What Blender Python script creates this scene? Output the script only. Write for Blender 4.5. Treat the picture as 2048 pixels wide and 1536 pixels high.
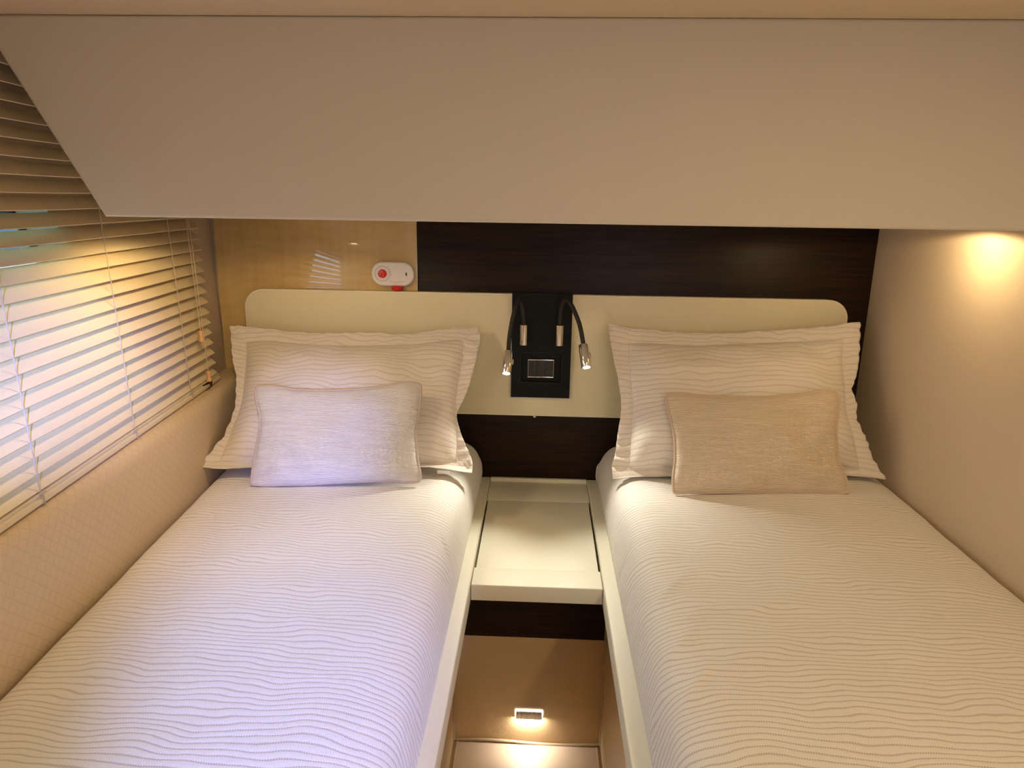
import bpy, bmesh, math, random, json
from mathutils import Vector, Matrix, noise
random.seed(4)
S = bpy.context.scene
for o in list(bpy.data.objects): bpy.data.objects.remove(o)
COL = S.collection
Z0 = 1.41            # eye height above the cabin floor; everything below is first laid out from the eye level
# ---------------------------------------------------------------- camera
cam = bpy.data.cameras.new('camera'); camo = bpy.data.objects.new('camera', cam); COL.objects.link(camo)
cam.sensor_width = 36; cam.lens = 1417.85/2048*36; cam.clip_start = 0.02
p, yw, rl = (math.radians(a) for a in (14.581, 2.235, 0.8455))
R0 = Vector((math.cos(yw), math.sin(yw), 0)); F0 = Vector((-math.sin(yw), math.cos(yw), 0))
FW = F0*math.cos(p) - Vector((0,0,1))*math.sin(p); U0 = F0*math.sin(p) + Vector((0,0,1))*math.cos(p)
RR = R0*math.cos(rl) + U0*math.sin(rl); UU = -R0*math.sin(rl) + U0*math.cos(rl)
M = Matrix((RR, UU, -FW)).transposed().to_4x4(); M.translation = (0, 0, Z0); camo.matrix_world = M
S.camera = camo
S.view_settings.view_transform = 'Standard'; S.view_settings.look = 'None'
S.view_settings.gamma = 1; S.view_settings.use_curve_mapping = False
S.view_settings.exposure = 0.30
# ---------------------------------------------------------------- sky
w = bpy.data.worlds.new('sky'); S.world = w; w.use_nodes = True
bg = w.node_tree.nodes['Background']; bg.inputs[0].default_value = (0.62, 0.78, 1.0, 1); bg.inputs[1].default_value = 3.0
# ---------------------------------------------------------------- lights
def light(name, kind, loc, energy, col, aim=None, **k):
    l = bpy.data.lights.new(name, kind); l.energy = energy; l.color = col
    for a, b in k.items(): setattr(l, a, b)
    o = bpy.data.objects.new(name, l); COL.objects.link(o); o.location = (loc[0], loc[1], loc[2]+Z0)
    if aim is not None:
        o.rotation_euler = (Vector(aim)-Vector(loc)).to_track_quat('-Z', 'Y').to_euler()
    return o
WARM = (1.0, 0.73, 0.37); WARM2 = (1.0, 0.765, 0.42); COOL = (1.0, 0.96, 0.84); PATCH_BLUE = (0.27, 0.35, 1.0)
DL = ((0.850, 1.57, -0.040), (-0.655, 1.44, -0.040))          # downlights under the overhead box
light('downlight_beam', 'SPOT', (DL[0][0], DL[0][1], -0.046), 1.7, WARM, (DL[0][0], 1.57, -1), spot_size=2.98, spot_blend=0.10, shadow_soft_size=0.010)
light('downlight_beam', 'SPOT', (DL[1][0], DL[1][1], -0.046), 5.0, WARM, (DL[1][0], 1.44, -1), spot_size=2.88, spot_blend=0.2, shadow_soft_size=0.030)
# warm fill added below the ceiling near and behind the viewer, no fittings
for lx, ly, e in ((0.60, 0.30, 1.9), (0.20, -0.10, 0.9), (0.62, -0.60, 5.6), (-0.10, -0.85, 1.6)):
    light('warm_fill', 'AREA', (lx, ly, 0.252), e, WARM2, (lx, ly, -1), shape='DISK', size=0.09)
# daylight-toned fill and spots added behind the viewer, source unseen
light('daylight_fill', 'AREA', (0.52, -1.28, 0.0), 1.6, (0.72, 0.76, 1.0), (0.0, 1.2, -0.3), shape='RECTANGLE', size=0.46, size_y=0.30)
for aim, cone, e in (((-.345, .90, -.71), .31, 290), ((-.57, 1.73, -.58), .16, 150), ((-.85, 1.14, -.31), .18, 620)):  # added narrow spots casting the blue patches on bed, cushion and blind
    light('blue_patch_spot', 'SPOT', (0.30, -0.95, 0.12), e, PATCH_BLUE, aim, spot_size=cone, spot_blend=1.0, shadow_soft_size=0.03)
DATA = '''{"shamL":[[[-0.9007,2.0,-0.3673],[-0.8397,2.0,-0.3713],[-0.7789,2.0,-0.3759],[-0.7182,2.0,-0.3809],[-0.6572,2.0,-0.3838],[-0.596,2.0,-0.3835],[-0.535,2.0,-0.3825],[-0.4741,2.0,-0.3804],[-0.4135,2.0,-0.3828],[-0.3531,2.0,-0.3762],[-0.2934,2.0,-0.3651],[-0.2335,2.0,-0.3578],[-0.1736,2.0,-0.353]],[[-0.1736,2.0,-0.353],[-0.1703,1.9796,-0.3865],[-0.1741,1.9592,-0.4194],[-0.1801,1.9387,-0.4514],[-0.1881,1.9183,-0.4825],[-0.1962,1.8979,-0.5132],[-0.2084,1.8775,-0.5415],[-0.2226,1.8571,-0.5685],[-0.2162,1.8367,-0.5976],[-0.2031,1.8162,-0.6256],[-0.1874,1.7958,-0.6518],[-0.1726,1.7754,-0.6779],[-0.1712,1.755,-0.7049]],[[-0.8585,1.66,-0.6709],[-0.8044,1.6679,-0.6781],[-0.7484,1.6758,-0.6759],[-0.6922,1.6837,-0.6772],[-0.6358,1.6917,-0.6798],[-0.5789,1.6996,-0.6817],[-0.5216,1.7075,-0.683],[-0.4639,1.7154,-0.6844],[-0.4058,1.7233,-0.6845],[-0.3473,1.7313,-0.6842],[-0.2886,1.7392,-0.6848],[-0.2299,1.7471,-0.6935],[-0.1712,1.755,-0.7049]],[[-0.9007,2.0,-0.3673],[-0.8877,1.9717,-0.3995],[-0.8755,1.9433,-0.4311],[-0.8612,1.915,-0.4616],[-0.8431,1.8867,-0.4904],[-0.8347,1.8583,-0.5169],[-0.8257,1.83,-0.5444],[-0.823,1.8017,-0.5697],[-0.8257,1.7733,-0.5944],[-0.8293,1.745,-0.6174],[-0.8403,1.7167,-0.6354],[-0.8503,1.6883,-0.653],[-0.8585,1.66,-0.6709]]],"shamLi":[[[-0.8436,1.975,-0.4084],[-0.7907,1.975,-0.4041],[-0.7383,1.975,-0.4074],[-0.6859,1.975,-0.4107],[-0.6334,1.975,-0.4122],[-0.5809,1.975,-0.4128],[-0.5285,1.975,-0.4127],[-0.4761,1.975,-0.4106],[-0.4238,1.975,-0.4085],[-0.3716,1.975,-0.4064],[-0.3198,1.975,-0.3993],[-0.2682,1.975,-0.3918],[-0.2169,1.975,-0.3841]],[[-0.2169,1.975,-0.3841],[-0.2147,1.9583,-0.4106],[-0.2169,1.9417,-0.4368],[-0.2193,1.925,-0.4627],[-0.224,1.9083,-0.4879],[-0.2274,1.8917,-0.513],[-0.2286,1.875,-0.5381],[-0.2253,1.8583,-0.563],[-0.2221,1.8417,-0.5875],[-0.2196,1.825,-0.6118],[-0.2171,1.8083,-0.6357],[-0.2159,1.7917,-0.6594],[-0.2147,1.775,-0.6828]],[[-0.8234,1.7,-0.6714],[-0.7742,1.7063,-0.674],[-0.7247,1.7125,-0.6765],[-0.6749,1.7188,-0.6788],[-0.6249,1.725,-0.6812],[-0.5745,1.7312,-0.6827],[-0.5238,1.7375,-0.6836],[-0.4729,1.7437,-0.6844],[-0.4217,1.75,-0.6841],[-0.3703,1.7562,-0.683],[-0.3187,1.7625,-0.6819],[-0.2668,1.7687,-0.682],[-0.2147,1.775,-0.6828]],[[-0.8436,1.975,-0.4084],[-0.8372,1.9521,-0.4339],[-0.8315,1.9292,-0.4588],[-0.8267,1.9062,-0.4832],[-0.8222,1.8833,-0.5071],[-0.8178,1.8604,-0.5305],[-0.8158,1.8375,-0.553],[-0.816,1.8146,-0.5745],[-0.8185,1.7917,-0.5947],[-0.8201,1.7688,-0.6146],[-0.8211,1.7458,-0.6342],[-0.8236,1.7229,-0.6526],[-0.8234,1.7,-0.6714]]],"shamR":[[[0.1921,2.0,-0.3393],[0.2515,2.0,-0.3457],[0.3109,2.0,-0.3514],[0.3703,2.0,-0.3557],[0.4296,2.0,-0.3574],[0.4886,2.0,-0.3567],[0.5474,2.0,-0.3546],[0.6057,2.0,-0.35],[0.6637,2.0,-0.3451],[0.7214,2.0,-0.3393],[0.7789,2.0,-0.3333],[0.8356,2.0,-0.3252],[0.8921,2.0,-0.3171]],[[0.8921,2.0,-0.3171],[0.89,1.9833,-0.3535],[0.886,1.9667,-0.3897],[0.8805,1.95,-0.4256],[0.8713,1.9333,-0.4607],[0.8584,1.9167,-0.4933],[0.87,1.9,-0.525],[0.8666,1.8833,-0.5591],[0.8773,1.8667,-0.5896],[0.8897,1.85,-0.6197],[0.8963,1.8333,-0.6516],[0.9106,1.8167,-0.6791],[0.9264,1.8,-0.7055]],[[0.2027,1.765,-0.7127],[0.2623,1.7679,-0.7064],[0.3225,1.7708,-0.7048],[0.3827,1.7737,-0.7035],[0.4429,1.7767,-0.7028],[0.5032,1.7796,-0.7021],[0.5635,1.7825,-0.7013],[0.6237,1.7854,-0.7],[0.684,1.7883,-0.6986],[0.7443,1.7913,-0.6972],[0.8046,1.7942,-0.6958],[0.8653,1.7971,-0.6987],[0.9264,1.8,-0.7055]],[[0.1921,2.0,-0.3393],[0.1968,1.9804,-0.3728],[0.2026,1.9608,-0.4057],[0.2095,1.9412,-0.4379],[0.218,1.9217,-0.4693],[0.2234,1.9021,-0.501],[0.2275,1.8825,-0.5325],[0.2255,1.8629,-0.5636],[0.2195,1.8433,-0.5943],[0.214,1.8237,-0.6247],[0.2095,1.8042,-0.6548],[0.2004,1.7846,-0.6836],[0.2027,1.765,-0.7127]]],"shamRi":[[[0.2483,1.975,-0.3865],[0.2985,1.975,-0.3853],[0.3487,1.975,-0.3872],[0.3988,1.975,-0.3899],[0.4487,1.975,-0.3893],[0.4983,1.975,-0.3861],[0.5477,1.975,-0.3827],[0.597,1.975,-0.3792],[0.6461,1.975,-0.3757],[0.6952,1.975,-0.3728],[0.7443,1.975,-0.3704],[0.793,1.975,-0.3668],[0.8409,1.975,-0.3603]],[[0.8409,1.975,-0.3603],[0.8379,1.9613,-0.389],[0.8348,1.9475,-0.4176],[0.8354,1.9338,-0.4458],[0.8368,1.92,-0.4737],[0.8369,1.9062,-0.5016],[0.8366,1.8925,-0.5292],[0.8382,1.8788,-0.5563],[0.8443,1.865,-0.5822],[0.8504,1.8513,-0.6078],[0.854,1.8375,-0.6339],[0.8574,1.8237,-0.6599],[0.8588,1.81,-0.686]],[[0.2473,1.785,-0.6909],[0.2982,1.7871,-0.6895],[0.3491,1.7892,-0.6881],[0.4,1.7913,-0.6875],[0.4509,1.7933,-0.687],[0.5019,1.7954,-0.6866],[0.5528,1.7975,-0.6862],[0.6038,1.7996,-0.6861],[0.6548,1.8017,-0.686],[0.7058,1.8037,-0.686],[0.7568,1.8058,-0.6859],[0.8078,1.8079,-0.686],[0.8588,1.81,-0.686]],[[0.2483,1.975,-0.3865],[0.2501,1.9592,-0.4133],[0.2519,1.9433,-0.4398],[0.2537,1.9275,-0.4661],[0.2557,1.9117,-0.4921],[0.2576,1.8958,-0.5178],[0.2595,1.88,-0.5432],[0.2571,1.8642,-0.5685],[0.2542,1.8483,-0.5935],[0.2521,1.8325,-0.6183],[0.2504,1.8167,-0.6428],[0.2488,1.8008,-0.667],[0.2473,1.785,-0.6909]]],"cushL":[[[-0.7369,1.765,-0.4832],[-0.7018,1.7671,-0.482],[-0.6667,1.7692,-0.487],[-0.6316,1.7712,-0.4921],[-0.5957,1.7733,-0.4926],[-0.5597,1.7754,-0.4923],[-0.5237,1.7775,-0.4915],[-0.4877,1.7796,-0.4891],[-0.4517,1.7817,-0.4867],[-0.4158,1.7837,-0.4817],[-0.3802,1.7858,-0.4745],[-0.3445,1.7879,-0.4682],[-0.3103,1.79,-0.4721]],[[-0.3103,1.79,-0.4721],[-0.3081,1.7804,-0.4918],[-0.3085,1.7708,-0.5114],[-0.3103,1.7612,-0.5309],[-0.3123,1.7517,-0.5502],[-0.3144,1.7421,-0.5694],[-0.3164,1.7325,-0.5884],[-0.3142,1.7229,-0.6074],[-0.3109,1.7133,-0.6263],[-0.3074,1.7038,-0.6451],[-0.3022,1.6942,-0.6634],[-0.2969,1.6846,-0.6816],[-0.2964,1.675,-0.7001]],[[-0.7134,1.625,-0.6995],[-0.6799,1.6292,-0.7026],[-0.6454,1.6333,-0.7018],[-0.6109,1.6375,-0.7019],[-0.5762,1.6417,-0.702],[-0.5415,1.6458,-0.7004],[-0.5066,1.65,-0.6989],[-0.4716,1.6542,-0.6973],[-0.4365,1.6583,-0.6965],[-0.4014,1.6625,-0.6958],[-0.3661,1.6667,-0.6951],[-0.3313,1.6708,-0.7006],[-0.2964,1.675,-0.7001]],[[-0.7369,1.765,-0.4832],[-0.7374,1.7533,-0.502],[-0.7317,1.7417,-0.5208],[-0.722,1.73,-0.5386],[-0.7153,1.7183,-0.5566],[-0.7129,1.7067,-0.5753],[-0.7128,1.695,-0.5935],[-0.7139,1.6833,-0.6114],[-0.7143,1.6717,-0.6293],[-0.7147,1.66,-0.6471],[-0.715,1.6483,-0.6646],[-0.7142,1.6367,-0.6821],[-0.7134,1.625,-0.6995]]],"cushR":[[[0.3337,1.8,-0.4867],[0.3694,1.8,-0.4831],[0.4062,1.8,-0.487],[0.443,1.8,-0.4895],[0.4797,1.8,-0.4892],[0.5164,1.8,-0.489],[0.553,1.8,-0.4888],[0.5893,1.8,-0.4867],[0.6255,1.8,-0.4837],[0.6615,1.8,-0.4806],[0.6968,1.8,-0.4747],[0.731,1.8,-0.4653],[0.7667,1.8,-0.4673]],[[0.7667,1.8,-0.4673],[0.7731,1.7917,-0.4866],[0.7716,1.7833,-0.5073],[0.7685,1.775,-0.5279],[0.7655,1.7667,-0.5484],[0.7638,1.7583,-0.5688],[0.7649,1.75,-0.5891],[0.766,1.7417,-0.6094],[0.767,1.7333,-0.6295],[0.7738,1.725,-0.6477],[0.7818,1.7167,-0.6654],[0.7854,1.7083,-0.6846],[0.7874,1.7,-0.7042]],[[0.3437,1.665,-0.7064],[0.379,1.6679,-0.7043],[0.4158,1.6708,-0.7038],[0.4528,1.6738,-0.7039],[0.4898,1.6767,-0.7039],[0.5269,1.6796,-0.704],[0.5641,1.6825,-0.704],[0.6014,1.6854,-0.7043],[0.6387,1.6883,-0.7054],[0.6762,1.6912,-0.7064],[0.7137,1.6942,-0.7075],[0.7513,1.6971,-0.7086],[0.7874,1.7,-0.7042]],[[0.3337,1.8,-0.4867],[0.3334,1.7888,-0.5061],[0.3382,1.7775,-0.5245],[0.3427,1.7663,-0.5429],[0.3466,1.755,-0.5612],[0.3506,1.7438,-0.5794],[0.3517,1.7325,-0.5979],[0.351,1.7212,-0.6164],[0.3503,1.71,-0.6348],[0.3472,1.6987,-0.653],[0.3437,1.6875,-0.6709],[0.3429,1.6763,-0.6887],[0.3437,1.665,-0.7064]]],"armL":[[-0.0466,2.015,-0.3485],[-0.0485,2.012,-0.319],[-0.0545,2.0,-0.2859],[-0.0599,1.985,-0.2726],[-0.0674,1.965,-0.2825],[-0.0761,1.95,-0.3154],[-0.082,1.938,-0.35],[-0.0855,1.932,-0.3827],[-0.0864,1.93,-0.4093],[-0.0902,1.895,-0.4638]],"armR":[[0.056,2.015,-0.3477],[0.0557,2.012,-0.3169],[0.0587,2.0,-0.2864],[0.0661,1.985,-0.2686],[0.0839,1.965,-0.2795],[0.1041,1.95,-0.32],[0.1129,1.938,-0.3485],[0.1175,1.932,-0.3697],[0.1208,1.93,-0.3861],[0.1293,1.895,-0.4415]]}'''   # outline points (metres) of the lamps' arms, pillows and cushions
#==================================================================
# helpers
#==================================================================
def tag(o, label=None, cat=None, group=None, kind=None):
    if label: o['label'] = label
    if cat: o['category'] = cat
    if group: o['group'] = group
    if kind: o['kind'] = kind
    return o
def empty(name, loc, label, cat, group=None):
    o = bpy.data.objects.new(name, None); o.empty_display_size = 0.05; COL.objects.link(o); o.location = loc
    return tag(o, label, cat, group)
class MB:
    def __init__(s): s.v = []; s.f = []; s.uv = []; s.m = []
    def add(s, vs, fs, uvs=None, mi=0):
        n = len(s.v); s.v += [tuple(a) for a in vs]; s.f += [tuple(i+n for i in f) for f in fs]
        s.uv += list(uvs) if uvs else [(a[0]+a[1]*.37, a[2]+a[1]) for a in vs]; s.m += [mi]*len(fs)
        return s
    def bm(s, b, mi=0):
        b.verts.index_update(); s.add([v.co[:] for v in b.verts], [[v.index for v in f.verts] for f in b.faces], mi=mi); b.free(); return s
    def box(s, a, b, bev=0.0, seg=2, mi=0):
        m = bmesh.new(); bmesh.ops.create_cube(m, size=1)
        for v in m.verts: v.co = Vector([(a[i]+b[i])/2 + v.co[i]*(b[i]-a[i]) for i in range(3)])
        if bev: bmesh.ops.bevel(m, geom=m.edges[:], offset=bev, segments=seg, affect='EDGES', profile=0.6)
        bmesh.ops.recalc_face_normals(m, faces=m.faces[:]); return s.bm(m, mi)
    def tube(s, pts, r, n=12, closed=False, cap=True, mi=0):
        P = [Vector(q) for q in pts]; N = len(P); rad = r if isinstance(r, (list, tuple)) else [r]*N
        t0 = None; vs = []; fs = []
        for i in range(N):
            a = P[(i-1) % N] if (closed or i > 0) else P[i]; b = P[(i+1) % N] if (closed or i < N-1) else P[i]
            t = (b-a).normalized()
            if t0 is None:
                nrm = t.orthogonal().normalized()
            else:
                nrm = (nrm - t*nrm.dot(t)).normalized()
            t0 = t; bn = t.cross(nrm)
            for k in range(n):
                an = 2*math.pi*k/n; vs.append(P[i] + (nrm*math.cos(an)+bn*math.sin(an))*rad[i])
        for i in range(N if closed else N-1):
            j = (i+1) % N
            for k in range(n): fs.append((i*n+k, i*n+(k+1) % n, j*n+(k+1) % n, j*n+k))
        if cap and not closed: fs.append(tuple(range(n))[::-1]); fs.append(tuple((N-1)*n+k for k in range(n)))
        return s.add(vs, fs, mi=mi)
    def prism(s, poly, a, b, axis='Y', bev=0, mi=0, seg=3):
        m = bmesh.new()
        def P(q, h): return {'Y': (q[0], h, q[1]), 'X': (h, q[0], q[1]), 'Z': (q[0], q[1], h)}[axis]
        lo = [m.verts.new(P(q, a)) for q in poly]; hi = [m.verts.new(P(q, b)) for q in poly]
        f1 = m.faces.new(lo); f2 = m.faces.new(hi[::-1]); n = len(poly)
        for i in range(n): m.faces.new((lo[i], lo[(i+1) % n], hi[(i+1) % n], hi[i]))
        bmesh.ops.recalc_face_normals(m, faces=m.faces[:])
        if bev:
            bmesh.ops.bevel(m, geom=list(f1.edges)+list(f2.edges), offset=bev, segments=seg, affect='EDGES', profile=0.6)
        return s.bm(m, mi)
    def grid(s, rows, uvr=None, closed=False, mi=0, flip=False):
        h = len(rows); n = len(rows[0]); vs = [q for r in rows for q in r]; fs = []
        for i in range(h-1):
            for k in range(n if closed else n-1):
                q = (i*n+k, i*n+(k+1) % n, (i+1)*n+(k+1) % n, (i+1)*n+k); fs.append(q[::-1] if flip else q)
        return s.add(vs, fs, [q for r in uvr for q in r] if uvr else None, mi)
    def build(s, name, mat, parent=None, smooth=True, origin=None, ang=40):
        me = bpy.data.meshes.new(name); o = Vector(origin) if origin else Vector((0,0,0))
        if parent is not None: o = Vector(parent.get('_org', (0,0,0)))
        me.from_pydata([Vector(q)-o for q in s.v], [], s.f); me.update()
        L = me.uv_layers.new(name='UVMap')
        for lp in me.loops: L.data[lp.index].uv = s.uv[lp.vertex_index]
        for m in (mat if isinstance(mat, (list, tuple)) else [mat]): me.materials.append(m)
        for pz, mi in zip(me.polygons, s.m): pz.material_index = mi; pz.use_smooth = smooth
        if smooth:
            b = bmesh.new(); b.from_mesh(me); c = math.cos(math.radians(ang))
            for e in b.edges:
                if len(e.link_faces) == 2 and e.link_faces[0].normal.dot(e.link_faces[1].normal) < c: e.smooth = False
            b.to_mesh(me); b.free()
        ob = bpy.data.objects.new(name, me); COL.objects.link(ob)
        if parent is not None: ob.parent = parent; ob['_org'] = tuple(o)
        else: ob.location = o; ob['_org'] = tuple(o)
        return ob
def thing(name, org, label, cat, group=None):
    o = empty(name, org, label, cat, group); o['_org'] = tuple(org); return o
# -------- materials
class NT:
    def __init__(s, name):
        s.m = bpy.data.materials.new(name); s.m.use_nodes = True; s.t = s.m.node_tree; s.b = s.t.nodes['Principled BSDF']
    def n(s, ty, **k):
        a = s.t.nodes.new(ty)
        for q, v in k.items():
            if q.startswith('i_'):
                a.inputs[int(q[2:]) if q[2:].isdigit() else q[2:].replace('_', ' ')].default_value = v
            else: setattr(a, q, v)
        return a
    def l(s, a, b): s.t.links.new(a, b)
    def math(s, op, a, b=None, c=None, clamp=False):
        m = s.n('ShaderNodeMath', operation=op); m.use_clamp = clamp
        for i, q in enumerate((a, b, c)):
            if q is None: continue
            if isinstance(q, (int, float)): m.inputs[i].default_value = q
            else: s.l(q, m.inputs[i])
        return m.outputs[0]
    def mix(s, f, a, b):
        m = s.n('ShaderNodeMix', data_type='RGBA')
        for i, q in ((0, f), (6, a), (7, b)):
            if isinstance(q, (int, float)): m.inputs[i].default_value = q
            elif isinstance(q, tuple): m.inputs[i].default_value = (*q[:3], 1)
            else: s.l(q, m.inputs[i])
        return m.outputs[2]
    def coord(s, kind='Object', scale=(1,1,1)):
        c = s.n('ShaderNodeTexCoord'); mp = s.n('ShaderNodeMapping'); mp.inputs['Scale'].default_value = scale
        s.l(c.outputs[kind], mp.inputs[0]); return mp.outputs[0]
    def noise(s, vec, scale, detail=2, rough=0.5):
        a = s.n('ShaderNodeTexNoise'); a.inputs['Scale'].default_value = scale; a.inputs['Detail'].default_value = detail
        a.inputs['Roughness'].default_value = rough; s.l(vec, a.inputs['Vector']); return a.outputs[0]
    def bump(s, h, dist, strength=1.0):
        a = s.n('ShaderNodeBump'); a.inputs['Distance'].default_value = dist; a.inputs['Strength'].default_value = strength
        s.l(h, a.inputs['Height']); s.l(a.outputs[0], s.b.inputs['Normal'])
    def set(s, **k):
        for q, v in k.items():
            i = s.b.inputs[q.replace('_', ' ')]
            if isinstance(v, tuple): v = (*v[:3], 1)
            i.default_value = v
        return s
    def base(s, c): s.l(c, s.b.inputs['Base Color'])
def leather(name, col, rough=0.5, scale=420, dist=0.0004, var=0.05):
    t = NT(name).set(Roughness=rough); v = t.coord()
    n1 = t.noise(v, scale, 3, .6); n2 = t.noise(v, 3.0, 2)
    t.base(t.mix(t.math('MULTIPLY', t.math('ADD', n1, n2), .5), tuple(c*(1-var) for c in col), tuple(min(1, c*(1+var)) for c in col)))
    t.bump(n1, dist, .6); return t.m
def metal(name, col, rough):
    t = NT(name).set(Base_Color=col, Metallic=1.0, Roughness=rough); v = t.coord('Object', (1, 1, .05))
    r = t.noise(v, 300, 2); t.l(t.math('MULTIPLY_ADD', r, .08, rough-.04), t.b.inputs['Roughness']); return t.m
def plastic(name, col, rough):
    t = NT(name).set(Base_Color=col, Roughness=rough); v = t.coord(); n1 = t.noise(v, 900, 2); t.bump(n1, .00005, .3); return t.m
def wood(name, c1, c2, scale, stretch, rough, coat=0.0, crough=.05, dist=.0002, fig=False):
    t = NT(name).set(Roughness=rough, Coat_Weight=coat, Coat_Roughness=crough, Coat_IOR=1.75); v = t.coord('Object', stretch)
    n1 = t.noise(v, scale, 6, .62); n2 = t.noise(t.coord('Object', tuple(a*.25 for a in stretch)), scale, 2)
    f = t.math('MULTIPLY_ADD', n1, 1.5, t.math('MULTIPLY_ADD', n2, .8, -.68), clamp=True)
    if fig:   # cross figure of the sycamore veneer
        n3 = t.noise(t.coord('Object', (7, 1, 30)), 1.6, 2); f = t.math('ADD', t.math('MULTIPLY', f, .6), t.math('MULTIPLY_ADD', n3, .9, -.25), clamp=True)
    t.base(t.mix(f, c1, c2))
    if dist: t.bump(n1, dist, .4)
    return t.m
def quilt(name, base=(.82, .78, .70), line=(.40, .29, .21), spacing=.0125, warp=.036, dash=.0034, strength=.9, width=.16, crinkle=.0015):
    t = NT(name).set(Roughness=.72, Sheen_Weight=.25, Sheen_Roughness=.5)
    c = t.n('ShaderNodeTexCoord'); sp = t.n('ShaderNodeSeparateXYZ'); t.l(c.outputs['UV'], sp.inputs[0]); u, v = sp.outputs[0], sp.outputs[1]
    def vec(su, sv, w=0):
        q = t.n('ShaderNodeCombineXYZ'); t.l(t.math('MULTIPLY', u, su), q.inputs[0]); t.l(t.math('MULTIPLY', v, sv), q.inputs[1]); q.inputs[2].default_value = w; return q.outputs[0]
    w1 = t.noise(vec(7, 9), 1.0, 1.5); w2 = t.noise(vec(22, 60, 3), 1.0, 1)
    vv = t.math('ADD', v, t.math('ADD', t.math('MULTIPLY_ADD', w1, warp*1.6, -warp*.8), t.math('MULTIPLY_ADD', w2, .004, -.002)))
    k = t.math('DIVIDE', vv, spacing); fr = t.math('FRACT', k); d = t.math('ABSOLUTE', t.math('SUBTRACT', fr, .5))
    ln = t.math('SUBTRACT', 1.0, t.math('DIVIDE', d, width, clamp=True), clamp=True)           # 1 on the stitch line
    rowid = t.math('FLOOR', k)
    ds = t.math('SINE', t.math('MULTIPLY_ADD', u, 2*math.pi/dash, t.math('MULTIPLY', rowid, 2.1)))
    dsm = t.math('MULTIPLY_ADD', ds, .38, .62, clamp=True)
    lm = t.math('MULTIPLY', t.math('POWER', ln, .7), dsm)
    n0 = t.noise(vec(420, 120, 5), 1.0, 2); n4 = t.noise(vec(9, 9, 8), 1.0, 2)
    cl = t.mix(t.math('MULTIPLY', lm, strength), t.mix(n4, tuple(q*.97 for q in base), tuple(min(1, q*1.02) for q in base)), line)
    t.base(cl)
    puff = t.math('POWER', t.math('SUBTRACT', 1.0, t.math('MULTIPLY', t.math('ABSOLUTE', t.math('SUBTRACT', fr, .5)), 0.0)), 1)
    puff = t.math('SINE', t.math('MULTIPLY', t.math('MULTIPLY', d, 2.0), math.pi/2))           # low on the line, high between
    h = t.math('ADD', t.math('MULTIPLY', t.math('SQRT', puff), .55), t.math('MULTIPLY', n0, .6)); h = t.math('ADD', h, t.math('MULTIPLY', w2, .5))
    t.bump(h, crinkle, .75); return t.m
def ribbed(name, base, spacing=.0034):
    t = NT(name).set(Roughness=.42, Sheen_Weight=.3, Sheen_Roughness=.35)
    c = t.n('ShaderNodeTexCoord'); sp = t.n('ShaderNodeSeparateXYZ'); t.l(c.outputs['UV'], sp.inputs[0]); u, v = sp.outputs[0], sp.outputs[1]
    q = t.n('ShaderNodeCombineXYZ'); t.l(t.math('MULTIPLY', u, 10), q.inputs[0]); t.l(t.math('MULTIPLY', v, 60), q.inputs[1]); w1 = t.noise(q.outputs[0], 1, 3)
    q2 = t.n('ShaderNodeCombineXYZ'); t.l(t.math('MULTIPLY', u, 25), q2.inputs[0]); t.l(t.math('MULTIPLY', v, 400), q2.inputs[1]); w2 = t.noise(q2.outputs[0], 1, 2)
    vv = t.math('ADD', v, t.math('MULTIPLY', w1, .006)); s1 = t.math('SINE', t.math('MULTIPLY', vv, 2*math.pi/spacing))
    hh = t.math('ADD', t.math('MULTIPLY', s1, .5), t.math('MULTIPLY', w2, 1.0))
    t.base(t.mix(t.math('MULTIPLY_ADD', hh, .55, .0, clamp=True), tuple(a*.78 for a in base), base)); t.bump(hh, .0010, .9); return t.m
def glow(name, col, s):
    t = NT(name).set(Base_Color=col, Emission_Color=col, Emission_Strength=s); n1 = t.noise(t.coord(), 50, 1); t.base(t.mix(n1, col, tuple(c*.95 for c in col))); return t.m

SOFFIT = leather('taupe_leatherette', (.69, .635, .515), .55, 260, .0004, .03)
CEIL = leather('cream_headliner', (.80, .66, .46), .6, 300, .0003, .03)
WALLR = leather('beige_wall_cloth', (.78, .64, .47), .75, 700, .0005, .05)
HULL = leather('hull_liner', (.50, .41, .29), .6, 400, .0003, .04)
CREAM = leather('cream_leather', (.80, .71, .47), .42, 500, .0002, .02)
LACQ = leather('cream_lacquer', (.80, .75, .58), .50, 300, .00004, .012)
BEIGE = leather('tan_leather', (.58, .42, .23), .40, 260, .0010, .10)
PIPEB = leather('tan_piping', (.40, .29, .18), .5, 300, .0002, .05)
FLOORM = leather('cabin_floor_leather', (.52, .40, .29), .5, 330, .0005, .06)
MAPLE = wood('sycamore_veneer', (.56, .36, .11), (.76, .56, .25), 3.0, (14, 1, 1.4), .30, 1.0, .03, 0, True)
WENGE = wood('dark_wenge_veneer', (.005, .0025, .0015), (.040, .017, .008), 5.0, (1.2, 1, 34), .4, 0, .25, .0003)
WENGE.node_tree.nodes['Principled BSDF'].inputs['Specular IOR Level'].default_value = .2
BLACKL = leather('black_leather', (.006, .006, .0055), .55, 500, .0002, .1)
BLACKL.node_tree.nodes['Principled BSDF'].inputs['Specular IOR Level'].default_value = .18
BLACKP = plastic('black_plastic', (.006, .006, .007), .4)
GREYP = plastic('graphite_plastic', (.014, .015, .014), .45)
RUBBER = plastic('black_rubber_sleeve', (.012, .010, .009), .6)
CHROME = metal('chrome', (.85, .83, .80), .10)
STEEL = metal('brushed_steel', (.6, .57, .52), .28)
WHITEP = plastic('white_plastic', (.86, .82, .80), .35)
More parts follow.
